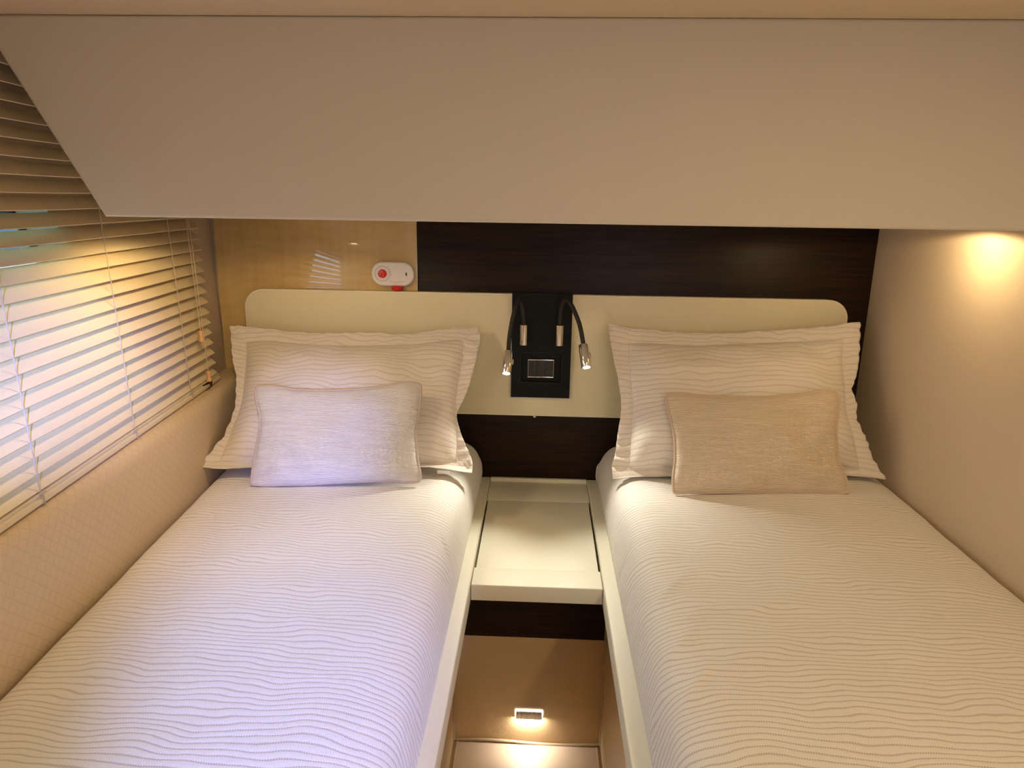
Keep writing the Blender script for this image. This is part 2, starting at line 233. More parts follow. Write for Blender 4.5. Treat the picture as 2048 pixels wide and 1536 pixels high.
REDP = plastic('red_plastic', (.75, .012, .012), .25)
GREYINK = plastic('grey_print', (.30, .28, .27), .5)
REDINK = plastic('pale_red_print', (.62, .36, .34), .5)
SLATM = leather('painted_slat', (.76, .63, .40), .42, 300, .0001, .03)
CORDM = leather('blind_cord', (.50, .42, .32), .8, 900, .0002, .1)
TASSEL = wood('turned_beech', (.62, .30, .10), (.80, .45, .19), 20, (1, 1, .2), .35, .3, .2, 0)
QUILT = quilt('wave_stitched_coverlet')
QUILT2 = quilt('wave_stitched_sham', (.83, .75, .65), (.46, .34, .23), .0150, .040, .0034, .60, .15)
CUSHA = ribbed('ribbed_satin_white', (.92, .85, .80)); CUSHB = ribbed('ribbed_satin_champagne', (.90, .73, .54))
PIPA = leather('rope_piping_mauve', (.60, .48, .44), .5, 900, .0004, .1); PIPB = leather('rope_piping_champagne', (.66, .49, .35), .5, 900, .0004, .1)
def padmat():
    t = NT('diamond_padded_vinyl').set(Roughness=.55)
    c = t.n('ShaderNodeTexCoord'); sp = t.n('ShaderNodeSeparateXYZ'); t.l(c.outputs['UV'], sp.inputs[0]); u, v = sp.outputs[0], sp.outputs[1]
    def edge(a):
        f = t.math('ABSOLUTE', t.math('SUBTRACT', t.math('FRACT', a), .5)); return t.math('SUBTRACT', 1.0, t.math('DIVIDE', f, .09, clamp=True), clamp=True)
    a = t.math('DIVIDE', t.math('ADD', u, t.math('MULTIPLY', v, 1.0)), .026); b = t.math('DIVIDE', t.math('SUBTRACT', u, t.math('MULTIPLY', v, 1.0)), .026)
    e = t.math('MAXIMUM', edge(a), edge(b)); n1 = t.noise(c.outputs['UV'], 420, 3, .6)
    dash = t.math('MULTIPLY_ADD', t.math('SINE', t.math('MULTIPLY', u, 2*math.pi/.006)), .3, .7)
    e = t.math('MULTIPLY', e, dash)
    t.base(t.mix(t.math('MULTIPLY', e, .24), t.mix(n1, (.64, .50, .33), (.72, .57, .39)), (.42, .31, .20)))
    t.bump(t.math('SUBTRACT', t.math('MULTIPLY', n1, .25), e), .0008, .7); return t.m
PAD = padmat()
#==================================================================
# the room
#==================================================================
BY = 2.097                                    # back wall
def hx(y, z): return -0.865 - 0.09*(y-0.975) - 0.03*(z+0.51)      # inner face of the hull side
def struct(mb, name, mat, smooth=False, label=None):
    o = mb.build(name, mat, smooth=smooth); o['kind'] = 'structure'
    if label: o['label'] = label
    return o
struct(MB().box((-1.35, -1.45, -1.47), (1.1, 2.25, -1.41)), 'floor', FLOORM)
struct(MB().box((-1.35, -1.45, .262), (1.1, 2.25, .32)), 'ceiling', CEIL)
struct(MB().box((-1.35, BY+.004, -1.41), (1.1, 2.25, .262)), 'wall_back', HULL)
struct(MB().box((.954, -1.33, -1.41), (1.1, BY+.004, .262)), 'wall_right', WALLR)
# unseen rear wall, its opening made up for the daylight fill
m = MB(); m.box((-1.35, -1.45, -1.41), (.22, -1.33, .262)); m.box((.82, -1.45, -1.41), (.954, -1.33, .262)); m.box((.22, -1.45, -1.41), (.82, -1.33, -.2)); m.box((.22, -1.45, .2), (.82, -1.33, .262))
struct(m, 'wall_rear', HULL)
# hull side: wall with a slanted window opening behind the blind
m = MB()
OP = [(-.3, -.455), (1.62, -.455), (1.30, -.03), (-.3, -.03)]      # (y, z)
OUT = [(-1.33, -1.41), (BY+.004, -1.41), (BY+.004, .262), (-1.33, .262)]
def W(q, off=0): return (hx(q[0], q[1]) - off, q[0], q[1])
inn = [W(q) for q in OP]; innb = [W(q, .09) for q in OP]; ou = [W(q) for q in OUT]; oub = [W(q, .09) for q in OUT]
vs = inn+innb+ou+oub
fs = []
for i in range(4):
    j = (i+1) % 4
    fs += [(8+i, 8+j, j, i), (12+i, 4+i, 4+j, 12+j), (i, j, 4+j, 4+i), (8+i, 12+i, 12+j, 8+j)]
m.add(vs, fs); struct(m, 'wall_left', HULL)
gt = NT('window_glass').set(Base_Color=(.9, .97, .97), Roughness=.02, Transmission_Weight=1.0, IOR=1.1); gn = gt.noise(gt.coord(), 3, 1); gt.base(gt.mix(gn, (.86, .96, .96), (.9, .98, .98)))
m = MB(); g = [W(q, .075) for q in OP]; g2 = [W(q, .081) for q in OP]
m.add(g+g2, [(0,1,2,3), (7,6,5,4)]+[(i, (i+1) % 4, 4+(i+1) % 4, 4+i) for i in range(4)])
win = struct(m, 'window_1', gt.m)
fr = MB()
for i in range(4):
    a, b = OP[i], OP[(i+1) % 4]
    fr.tube([W(a, .07), W(b, .07)], .008, 8)
fo = fr.build('window_frame', BLACKP, win)
# overhead box across the beds
m = MB(); m.prism([(.954, -.036), (-.709, -.036), (-.8715, .262), (.954, .262)], 1.15, BY, 'Y', .006)
struct(m, 'trim_1', SOFFIT, True, 'taupe padded overhead box spanning the cabin above both beds')
# veneer panels of the back wall
def slab(name, a, b, mat, bev=.0008): return MB().box(a, b, bev, 2).build(name, mat, origin=((a[0]+b[0])/2, b[1], a[2]))
o = slab('wall_panel', (-.966, BY-.006, -.90), (-.3655, BY+.003, -.037), MAPLE)
tag(o, 'glossy light sycamore veneer panel on the back wall beside the blind', 'wall panel')
o = slab('wall_panel', (-.365, BY-.001, -.90), (.953, BY+.003, -.037), WENGE)
tag(o, 'dark wenge veneer panel on the back wall behind the headboard', 'wall panel')
# padded ledge below the window
def px_(y): return -.806 - .07*(y-.956)
def qx(y): return hx(y, -.515)
rows = []; uvr = []
ys = [-.48+i*(BY-.012+.48)/60 for i in range(61)]
for y in ys:
    r = []; x0 = px_(y); prof = [(x0-.004, -.902), (x0+.006, -.80), (x0+.006, -.60), (x0, -.545)]
    for a in range(1, 7):
        an = a/6*math.pi/2; prof.append((x0-.022*(1-math.cos(an)), -.545+.030*math.sin(an)))
    prof.append((qx(y)+.001, -.516))
    L = 0; uu = []
    for i, q in enumerate(prof):
        if i: L += math.dist(prof[i-1], q)
        uu.append((y, L))
    rows.append([(q[0], y, q[1]) for q in prof]); uvr.append(uu)
m = MB(); m.grid(rows, uvr)
# close the back and ends
n = len(rows[0])
for r in (rows[0], rows[-1]):
    m.add([*r, (qx(r[0][1])+.001, r[0][1], -.902)], [tuple(range(n+1))])
m.add([(qx(ys[0])+.001, ys[0], -.902), (qx(ys[0])+.001, ys[0], -.516), (qx(ys[-1])+.001, ys[-1], -.516), (qx(ys[-1])+.001, ys[-1], -.902)], [(0,1,2,3)])
o = m.build('padded_side_panel', PAD, ang=50)
tag(o, 'beige diamond quilted side panel between the left bed and the window blind', 'side panel')
#==================================================================
# venetian blind
#==================================================================
D = Vector((-.09, 1, 0)).normalized(); OUTW = Vector((-D.y, D.x, 0))    # OUTW points to the hull
def bc(y, z, off=0): return Vector((-.844 - .09*(y-.975) - .035*(z+.51), y, z)) + OUTW*off
blind = thing('venetian_blind', (bc(.8, -.50)).to_tuple(), 'cream venetian blind with wooden tassels hanging over the left window', 'window blind')
SW = .036; TI = math.radians(39.5); PT = .0288; YA, YB = -.48, 1.925
zs = [-.478 + PT*i for i in range(25)]
def slat_mesh(z, k):
    m = MB(); rows = []; st = [YA+(YB-YA)*i/28 for i in range(29)]
    tw = random.uniform(-.01, .01)
    for y in st:
        r = []
        sag = -.0006*abs(math.sin(math.pi*(y-1.08)/.34)) if y > .4 else -.0004
        for side in (1, -1):
            for q in range(6):
                a = (q/5-.5)*(1 if side > 0 else -1)
                cr = .0018*(1-4*a*a)*1.0 + side*.0010
                off = a*SW*math.cos(TI+tw) ; zz = a*SW*math.sin(TI+tw)
                r.append(bc(y, z+zz+cr*math.cos(TI)+sag, off - cr*math.sin(TI)))
        rows.append(r)
    m.grid(rows, closed=True); n = 12
    m.f += [tuple(range(n)), tuple((len(rows)-1)*n+i for i in range(n))[::-1]]; m.m += [0, 0]
    return m
for k, z in enumerate(zs): slat_mesh(z, k).build('slat', SLATM, blind, ang=35)
def along(prof, ya, yb, z):       # closed profile (off, dz) swept along the blind
    m = MB(); rows = [[bc(y, z+dz, off) for off, dz in prof] for y in (ya, yb)]; m.grid(rows, closed=True); n = len(prof)
    m.f += [tuple(range(n)), tuple(n+i for i in range(n))[::-1]]; m.m += [0, 0]; return m
along([(-.016, 0), (.016, 0), (.018, .004), (.018, .012), (.016, .016), (-.014, .016), (-.015, .012), (-.018, .010), (-.018, .003)], YA, YB+.006, -.512).build('bottom_rail', SLATM, blind, ang=30)
along([(-.017, .003), (.015, .003), (.015, .006), (-.017, .006)], YA, YB+.003, -.498).build('stacked_slat', SLATM, blind, ang=30)
along([(-.02, 0), (.02, 0), (.02, .022), (-.02, .022)], YA, YB, .236).build('head_rail', SLATM, blind, ang=30)
for yc in (.10, .60, 1.08, 1.42, 1.73):
    m = MB(); pts = []
    fo_ = -SW/2*math.cos(TI); fz = -SW/2*math.sin(TI)
    for i, z in enumerate(zs[::-1]):
        pts.append(bc(yc, z+fz+.001, fo_-.0016)); pts.append(bc(yc+random.uniform(-.0012, .0012), z+fz-PT/2, fo_-.0005-random.random()*.0010))
    pts = [bc(yc, .24, fo_)] + pts + [bc(yc, -.514, -.020)]
    m.tube(pts, .0009, 6)
    m.tube([bc(yc, .24, -fo_), bc(yc, -.50, -fo_)], .0008, 6)
    for z in zs:
        m.tube([bc(yc, z+fz-.0012, fo_), bc(yc, z-fz-.0022, -fo_)], .0008, 5)
    m.tube([bc(yc, -.4945, -.0195), bc(yc, -.513, -.0195), bc(yc+.001, -.5145, 0), bc(yc+.001, -.513, .019)], .0011, 6)
    m.tube([bc(yc-.009, -.4935, -.0185), bc(yc+.010, -.4932, -.0185)], .0012, 6)
    m.build('ladder_cord', CORDM, blind)
def pull(yc, ztop, zb, off, r=.0072, hh=.030):
    m = MB(); P = [bc(yc, ztop, -.026), bc(yc, (ztop+zb)/2, off-.001), bc(yc, zb, off)]
    m.tube(P, .0010, 6); c = m.build('pull_cord', CORDM, blind)
    t = MB(); prof = [(0, .80), (.10, .92), (.25, .80), (.45, .62), (.6, .66), (.78, .95), (.92, 1.0), (1, .7)]
    top = bc(yc, zb, off); t.tube([top-Vector((0, 0, a*hh)) for a, _ in prof], [r*b for _, b in prof], 16)
    t.build('tassel', TASSEL, c); return c
pull(1.80, .236, -.345, -.032); pull(1.806, .236, -.455, -.036); 
# small black bracket on the ledge behind the tassel
o = MB().box((-.935, 1.80, -.5135), (-.905, 1.87, -.495), .003).build('blind_bracket', BLACKP, origin=(-.92, 1.83, -.5135))
tag(o, 'small black bracket on the padded ledge below the blind corner', 'bracket')
#==================================================================
# headboard, socket plate, reading lamps
#==================================================================
def rounded(x0, x1, z0, z1, rt, rb=0, n=10):
    P = []
    for cx, cz, r, a0 in ((x1, z0, rb, -90), (x1, z1, rt, 0), (x0, z1, rt, 90), (x0, z0, rb, 180)):
        if r <= 0: P.append((cx, cz)); continue
        ox = cx - r if cx == x1 else cx + r; oz = cz - r if cz == z1 else cz + r
        for i in range(n+1):
            a = math.radians(a0+90*i/n); P.append((ox+r*math.cos(a), oz+r*math.sin(a)))
    return P
HB = thing('headboard', (0, BY-.002, -.63), 'long cream leather headboard with piped edge shared by both beds', 'headboard')
MB().prism(rounded(-.871, .876, -.6290, -.266, .055), 2.048, BY-.0065, 'Y', .004).build('panel', CREAM, HB)
hp = rounded(-.871, .876, -.6290, -.266, .055)
m = MB(); m.tube([(a, 2.0505, b) for a, b in hp], .0026, 8, closed=True); m.tube([(-.0135, 2.0485, -.6325), (-.0105, 2.0470, -.6345), (-.0075, 2.0485, -.6325)], .0022, 8); m.build('piping', leather('cream_piping', (.88, .80, .62), .45, 500, .0002, .02), HB)
PL = thing('socket_plate', (.005, 2.047, -.57), 'tall black leather plate with recessed socket in middle of the headboard', 'socket plate')
yf = 2.038
m = MB(); A = (-.0825, -.5705); B = (.0918, -.2590); h0 = (-.0560, -.5240); h1 = (.0655, -.4335)
m.box((A[0], yf, A[1]), (h0[0], 2.0475, B[1])); m.box((h1[0], yf, A[1]), (B[0], 2.0475, B[1]))
m.box((h0[0], yf, A[1]), (h1[0], 2.0475, h0[1])); m.box((h0[0], yf, h1[1]), (h1[0], 2.0475, B[1])); m.box((h0[0], 2.0472, h0[1]), (h1[0], 2.0478, h1[1]))
m.build('plate', BLACKL, PL, smooth=False)
m = MB(); hp = rounded(h0[0], h1[0], h0[1], h1[1], .006, .006, 4); m.tube([(a, yf-.0003, b) for a, b in hp], .0013, 6, closed=True)
m.build('recess_rim', BLACKP, PL)
so = MB().prism(rounded(-.033, .0425, -.5085, -.4550, .002, .002, 3), 2.0405, 2.0473, 'Y', .0012).build('socket_frame', BLACKP, PL)
m = MB(); m.box((-.033, 2.0385, -.4570), (.0425, 2.0410, -.4546), .0006); m.box((-.033, 2.0385, -.5089), (.0425, 2.0410, -.5065), .0006)
m.box((-.0335, 2.0392, -.5085), (-.0322, 2.041, -.455)); m.box((.0417, 2.0392, -.5085), (.0430, 2.041, -.455)); m.build('chrome_edge', CHROME, so)
m = MB(); m.box((-.0315, 2.0388, -.5060), (-.0085, 2.0406, -.4575), .0006); mo = m.build('outlet', GREYP, so)
m = MB()
for z in (-.4705, -.4818, -.4935): m.box((-.0225, 2.0380, z-.0030), (-.0165, 2.0389, z+.0030), .0008)
m.build('outlet_hole', BLACKP, so)
MB().box((-.0075, 2.0388, -.5060), (.0160, 2.0406, -.4575), .0006).build('blank_module', GREYP, so)
MB().box((.0170, 2.0385, -.4850), (.0408, 2.0406, -.4575), .0007).build('rocker_switch', GREYP, so)
MB().box((.0170, 2.0385, -.5060), (.0408, 2.0406, -.4856), .0007).build('rocker_switch', GREYP, so)
def spline(P, n=8):
    P = [Vector(a) for a in P]; out = []
    for i in range(len(P)-1):
        a = P[max(i-1, 0)]; b = P[i]; c = P[i+1]; d = P[min(i+2, len(P)-1)]
        for k in range(n):
            t = k/n; out.append(.5*((2*b)+(-a+c)*t+(2*a-5*b+4*c-d)*t*t+(-a+3*b-3*c+d)*t**3))
    out.append(P[-1]); return out
LENS = glow('lamp_lens', (1.0, .97, .90), 14)
def reading_lamp(P, label, sgn):
    P = [Vector(a) for a in P]
    T = thing('reading_lamp', (P[0].x, yf, P[0].z-.06), label, 'reading lamp', 'reading lamps on the socket plate')
    m = MB(); x, y, z = P[0]; y = 2.0235
    m.tube([(x, y, z-.060), (x, y, z-.0595), (x, y, z-.0005), (x, y, z)], [.0112, .0118, .0118, .0108], 28)
    m.tube([(x, y+.004, z-.03), (x, yf+.002, z-.03)], .006, 12); m.build('wall_sleeve', CHROME, T)
    path = [Vector((x, y, z-.004))] + P[1:9]; path[-1] = P[8]+(P[9]-P[8]).normalized()*.004
    MB().tube(spline(path, 6), .0062, 14).build('flexible_arm', RUBBER, T)
    a, b = P[8], P[9]; d = (b-a).normalized()
    h = MB().tube([a-d*.0005, a, a+d*.001, b-d*.001, b], [.0115, .0132, .0140, .0140, .0132], 32, cap=True).build('lamp_head', CHROME, T)
    MB().tube([b-d*.0005, b+d*.0006], [.0108, .0100], 24).build('lens', LENS, h)
    q = a+d*.030+Vector((.0150, -.002, 0)); MB().tube([q-d*.008, q, q+d*.008], [.0015, .0026, .0015], 8).build('switch_lever', CHROME, h)
    return b, d
dat = json.loads(DATA)
heads = [reading_lamp(dat['armL'], 'chrome reading lamp with black flexible arm bent over the left bed', -1),
         reading_lamp(dat['armR'], 'chrome reading lamp with black flexible arm bent over the right bed', 1)]
for (b, d), aim in zip(heads, ((-.20, 1.40, -.8), (.26, 1.38, -.8))):
    light('reading_lamp_beam', 'SPOT', tuple(b+d*.004), 7, COOL, aim, spot_size=1.5, spot_blend=1.0, shadow_soft_size=.009)
#==================================================================
# alarm unit on the wood panel
#==================================================================
AL = thing('alarm_unit', (-.435, BY-.006, -.251), 'white oval alarm unit with red button on the light veneer panel', 'alarm')
y1 = BY-.0062; cx, cz = -.4350, -.2160
m = MB(); m.prism(rounded(cx-.063, cx+.063, cz-.035, cz+.035, .0335, .0335, 14), y1-.022, y1, 'Y', .006, seg=4); m.build('housing', WHITEP, AL)
yf2 = y1-.0223; kx, kz = cx-.0295, cz+.0010
m = MB(); m.tube([(kx+.0215*math.cos(a), yf2, kz+.0215*math.sin(a)) for a in [i*math.pi/24 for i in range(48)]], .0005, 5, closed=True); m.build('ring_line', GREYINK, AL)
bt = MB().tube([(kx, yf2+.002, kz), (kx, yf2-.0045, kz), (kx, yf2-.0065, kz), (kx, yf2-.007, kz)], [.0125, .0122, .0105, .006], 28).build('red_button', REDP, AL)
m = MB()
for a, r in ((95, .006), (200, .006), (310, .0065), (20, .003), (150, .009), (260, .0092)):
    m.tube([(kx+r*math.cos(math.radians(a)), yf2-.0064, kz+r*math.sin(math.radians(a))), (kx+r*math.cos(math.radians(a)), yf2-.0074, kz+r*math.sin(math.radians(a)))], .0010, 8)
m.build('button_dimple', WHITEP, bt)
m = MB()
for a, b in ((.0160, .0190), (.0205, .0132), (.0236, .0060), (.0250, -.0020)): m.tube([(kx+a, yf2+.0006, kz+b), (kx+a, yf2-.0006, kz+b)], .0014, 10)
m.build('indicator_light', GREYINK, AL)
m = MB(); m.prism([(cx+.0395, cz+.0050), (cx+.0425, cz+.0060), (cx+.0425, cz-.0055), (cx+.0400, cz-.0040), (cx+.0380, cz)], yf2-.0006, yf2+.001, 'Y'); m.build('speaker_slot', BLACKP, AL)
m = MB()
for i in range(17): m.box((cx-.008+i*.0026, yf2-.0002, cz-.0225), (cx-.0065+i*.0026, yf2+.0006, cz-.0212))
for i in range(7): m.box((cx+.004+i*.0024, yf2-.0002, cz-.0258), (cx+.0055+i*.0024, yf2+.0006, cz-.0248))
m.build('small_print', REDINK, AL)
m = MB(); m.tube([(cx+.0128, y1-.016, cz-.0335), (cx+.0128, y1-.016, cz-.038), (cx+.0128, y1-.016, cz-.0455), (cx+.0128, y1-.016, cz-.0480)], [.0125, .0180, .0165, .009], 28)
m.build('red_beacon', REDP, AL)
#==================================================================
# beds
#==================================================================
def nz(x, y, s, a, k=0): return noise.noise(Vector((x*s, y*s, k)))*a
def bed(side, label):
    lb = 'left' if side < 0 else 'right'
    xi, xo = (-.1455, -.172) if side < 0 else (.1590, .1900)       # rail inner / outer
    T = thing('bed', (side*.5, 1.1, -1.41), label, 'bed', 'twin berths')
    bx = -.205 if side < 0 else .187
    far = (-.81, -.80) if side < 0 else (.952, .952)
    m = MB()
    if side > 0: m.box((bx, .12, -1.409), (.953, 1.598, -.9042), .002); m.box((.2, 1.602, -1.409), (.953, BY-.003, -.9042))
    else: m.box((-.86, .12, -1.409), (bx, 1.598, -.9042), .002); m.box((-.80, 1.602, -1.409), (-.215, BY-.003, -.9042))
    base = m.build('bed_base', BEIGE, T, ang=30)
    m = MB(); a, b = sorted((xi, xi+side*.060)); m.box((a, .10, -.903), (b, BY-.0035, -.850), .004, 3); m.build('side_rail', LACQ, T)
    m = MB(); a, b = sorted((xi+side*.064, .945 if side > 0 else -.79)); m.box((a, .15, -.902), (b, BY-.02, -.755), .03, 3); m.build('mattress', WHITEP, T)
    m = MB(); a, b = sorted((bx, bx-side*.0045)); 
    m.tube([(bx-side*.001, 1.590, -1.40), (bx-side*.001, 1.592, -.91)], .0035, 8); m.build('seam_piping', PIPEB, T)
bed(-1, 'left berth below the window blind, cream side rail and tan base')
bed(1, 'right berth along the plain beige wall, cream side rail and tan base')
def coverlet(side, label):
    rows = []; uvr = []; NY = 190; y0, y1 = .13, 2.082
    for j in range(NY+1):
        y = y0+(y1-y0)*j/NY
        if side > 0:
            xe = .946; K = [(.1925, -.853), (.1885, -.835), (.1895, -.805), (.196, -.775), (.208, -.747), (.228, -.727), (.262, -.715), (.32, -.711), (.45, -.708), (.60, -.706), (.75, -.708), (.86, -.713), (.91, -.720), (.937, -.733), (xe, -.760), (xe, -.80)]
        else:
            xe = px_(y)+.012; K = [(-.1745, -.853), (-.1705, -.835), (-.172, -.805), (-.178, -.775), (-.190, -.747), (-.210, -.729), (-.245, -.716), (-.30, -.711), (-.42, -.707), (-.55, -.705), (-.66, -.706), (xe+.09, -.706), (xe+.045, -.707), (xe+.015, -.716), (xe, -.745), (xe, -.80)]
        C = spline([(a, 0, b) for a, b in K], 7); r = []; uu = []; L = 0; pv = None
        # foot and head roll
        e1 = max(0, 1-(y-y0)/.05); e2 = max(0, 1-(y1-y)/.035)
        for i, c in enumerate(C):
            if pv is not None: L += (c-pv).length
            pv = c.copy(); x, z = c.x, c.z
            up = min(1, max(0, (z+.80)/.06))
            z2 = z - .05*e1*e1*up - .022*e2*e2*up
            dz = up*(nz(x, y, 4, .0035, side) + nz(x, y, 14, .0016, 5*side) + nz(x*2, y*.8, 22, .0008, 9))
            sd = max(0, 1-abs(z+.78)/.07)
            dx = side*(nz(0, y, 18, .0025, 3*side)+nz(z*.6, y, 45, .0012, 7))*sd*(1 if abs(x) < .3 else 0)
            if side < 0:      # pucker of the cover beside the pillow
                d2 = ((x+.197)*.9-(y-1.405)*(-.45)); d3 = (x+.197)*.45-(y-1.405)*.9
                dz -= .007*math.exp(-(d2/.006)**2-(d3/.030)**2); dz += .005*math.exp(-((d2-.012)/.012)**2-(d3/.035)**2)
            else:
                for (ax, ay, an, ln, am) in ((.255, 1.22, .9, .05, .004), (.30, 1.14, .5, .06, .003), (.245, 1.05, .9, .07, .0035), (.40, 1.16, .1, .07, .0025), (.24, .93, 1.0, .07, .004), (.33, 1.0, .5, .05, .002)):
                    ca, sa = math.cos(an), math.sin(an); e = (x-ax)*ca+(y-ay)*sa; f = -(x-ax)*sa+(y-ay)*ca
                    dz += am*math.exp(-(e/ln)**2-(f/.010)**2)
            r.append((x+dx, y, z2+dz)); uu.append((L, y + .0*e1))
        rows.append(r); uvr.append(uu)
    m = MB(); m.grid(rows, uvr, flip=(side < 0))
    # thickness on the foot and head ends
    for r, f in ((rows[0], 0), (rows[-1], 1)):
        m.add(list(r)+[(q[0], q[1]+(.004 if f == 0 else -.004), min(q[2], -.80)) for q in r], [(i, i+1, len(r)+i+1, len(r)+i) for i in range(len(r)-1)])
    o = m.build('bedspread', QUILT, origin=(side*.52, 1.1, -.71), ang=80)
    tag(o, label, 'bedspread', 'stitched bedspreads')
    sm = o.modifiers.new('s', 'SOLIDIFY'); sm.thickness = .004; sm.offset = -1 if side > 0 else -1
    return o
coverlet(-1, 'off-white bedspread with wavy stitched lines on the left bed, lit bluish')
coverlet(1, 'off-white bedspread with wavy stitched lines on the right bed beside the plain wall')
#==================================================================
# pillows
#==================================================================
def side_spl(P, n):
    q = spline(P, 12); Ls = [0]
    for i in range(1, len(q)): Ls.append(Ls[-1]+(q[i]-q[i-1]).length)
    out = []; k = 0
    for i in range(n+1):
        t = Ls[-1]*i/n
        while k < len(Ls)-2 and Ls[k+1] < t: k += 1
        f = (t-Ls[k])/max(1e-9, Ls[k+1]-Ls[k]); out.append(q[k].lerp(q[k+1], min(1, f)))
    return out
def loopgrid(data, n, mm):
    T, Rr, Bt, Lf = [[Vector(a) for a in s] for s in data]
    return side_spl(T, n), side_spl(Rr, mm), side_spl(Bt, n), side_spl(Lf, mm)
def coons(sd, n, mm):
    T, Rr, Bt, Lf = sd; G = []
    for j in range(mm+1):
        v = j/mm; r = []
        for i in range(n+1):
            u = i/n
            P = (1-v)*T[i]+v*Bt[i]+(1-u)*Lf[j]+u*Rr[j] - ((1-u)*(1-v)*T[0]+u*(1-v)*T[n]+(1-u)*v*Bt[0]+u*v*Bt[n]); r.append(P)
        G.append(r)
    return G
def loop(sd): T, Rr, Bt, Lf = sd; return T[:-1]+Rr[:-1]+Bt[::-1][:-1]+Lf[::-1][:-1]
def pnormal(sd):
    T, Rr, Bt, Lf = sd; a = (T[-1]-T[0]+Bt[-1]-Bt[0]); b = (Bt[0]-T[0]+Bt[-1]-T[-1]); n = a.cross(b).normalized()
    return n if n.y < 0 else -n
def uvof(P, N):
    e = Vector((1, 0, 0)); e = (e-N*e.dot(N)).normalized(); g = N.cross(e); return (P.dot(e), P.dot(g))
def sham(outer, inner, label, H, seed):
    n, mm = 56, 40; so_ = loopgrid(outer, n, mm); si = loopgrid(inner, n, mm); N = pnormal(so_)
    m = MB(); G = coons(si, n, mm)
    for sg in (1, -1):
        rows = []; uvr = []
        for j, r in enumerate(G):
            rr = []; uu = []
            for i, P in enumerate(r):
                s = 2*i/n-1; t = 2*j/mm-1
                h = ((1-abs(s)**3.2)*(1-abs(t)**3.0))**.62*H*(1.0 if sg > 0 else .8)*(1+.16*t)
                ed = (1-abs(s)**8)*(1-abs(t)**8)
                w_ = (nz(P.x+seed, P.z, 9, .014)+nz(P.x*.7+seed, P.z*2, 18, .0045))*ed
                # gathers next to the seam
                g_ = math.exp(-((1-abs(s))/.12))*math.sin(P.z*330+3*noise.noise(Vector((P.z*30, s, seed))))*.0026 + math.exp(-((1-abs(t))/.14))*math.sin(P.x*190+4*noise.noise(Vector((P.x*20, t, seed))))*.0022
                rr.append(P+N*(sg*(h+.0012)+(w_+g_*ed)*(1 if sg > 0 else .3))); uu.append(uvof(P, N))
            rows.append(rr); uvr.append(uu)
        m.grid(rows, uvr, flip=(sg > 0))
    body = m
    o = body.build('pillow_sham', QUILT2, origin=(sum(q.x for q in so_[2])/len(so_[2]), so_[2][0].y, so_[2][0].z), ang=80)
    tag(o, label, 'pillow', 'flanged pillows against the headboard')
    # flange
    lo, li = loop(so_), loop(si); K = len(lo); m = MB(); per = 0
    for sg in (1, -1):
        rows = []; uvr = []
        for q in range(9):
            f = q/8; rr = []; uu = []
            for k in range(K):
                P = li[k].lerp(lo[k], f)
                dirt = (lo[(k+1) % K]-lo[k-1]); vert = abs(dirt.z) > abs(dirt.x)
                ph = P.z*260 if vert else P.x*120
                rip = math.sin(ph+5*noise.noise(Vector((P.x*12, P.z*12, seed))))*(.0046 if vert else .0030)*(.35+.65*f)
                rip += noise.noise(Vector((P.x*9+seed, P.z*9, 3)))*.006*f
                if not vert and P.z < -.6: rip = abs(rip)*.5
                rr.append(P+N*(rip+sg*.0016)); uu.append(uvof(P, N))
            rows.append(rr); uvr.append(uu)
        m.grid(rows, uvr, closed=True, flip=(sg < 0))
        if sg > 0: first = len(m.v)
    # hem joining both faces
    for k in range(K):
        a = 8*K+k; b = 8*K+(k+1) % K; m.f.append((a, b, first+b, first+a)); m.m.append(0)
    m.build('flange', QUILT2, o, ang=80)
    # stitched seam
    s = MB(); s.tube([P+N*.0022 for P in li], .0009, 5, closed=True); s.build('seam', QUILT2, o)
    return o
shL = sham(dat['shamL'], dat['shamLi'], 'cream wave-stitched pillow with wide flange standing on the left bed', .062, 1.3)
sham(dat['shamR'], dat['shamRi'], 'cream wave-stitched pillow with wide flange standing on the right bed', .080, 7.7)
m = MB(); c = Vector((-.246, 1.752, -.699))
m.box((c.x-.017, c.y-.006, c.z-.006), (c.x+.017, c.y-.0045, c.z+.0035), .0004); m.build('care_tag', WHITEP, shL)
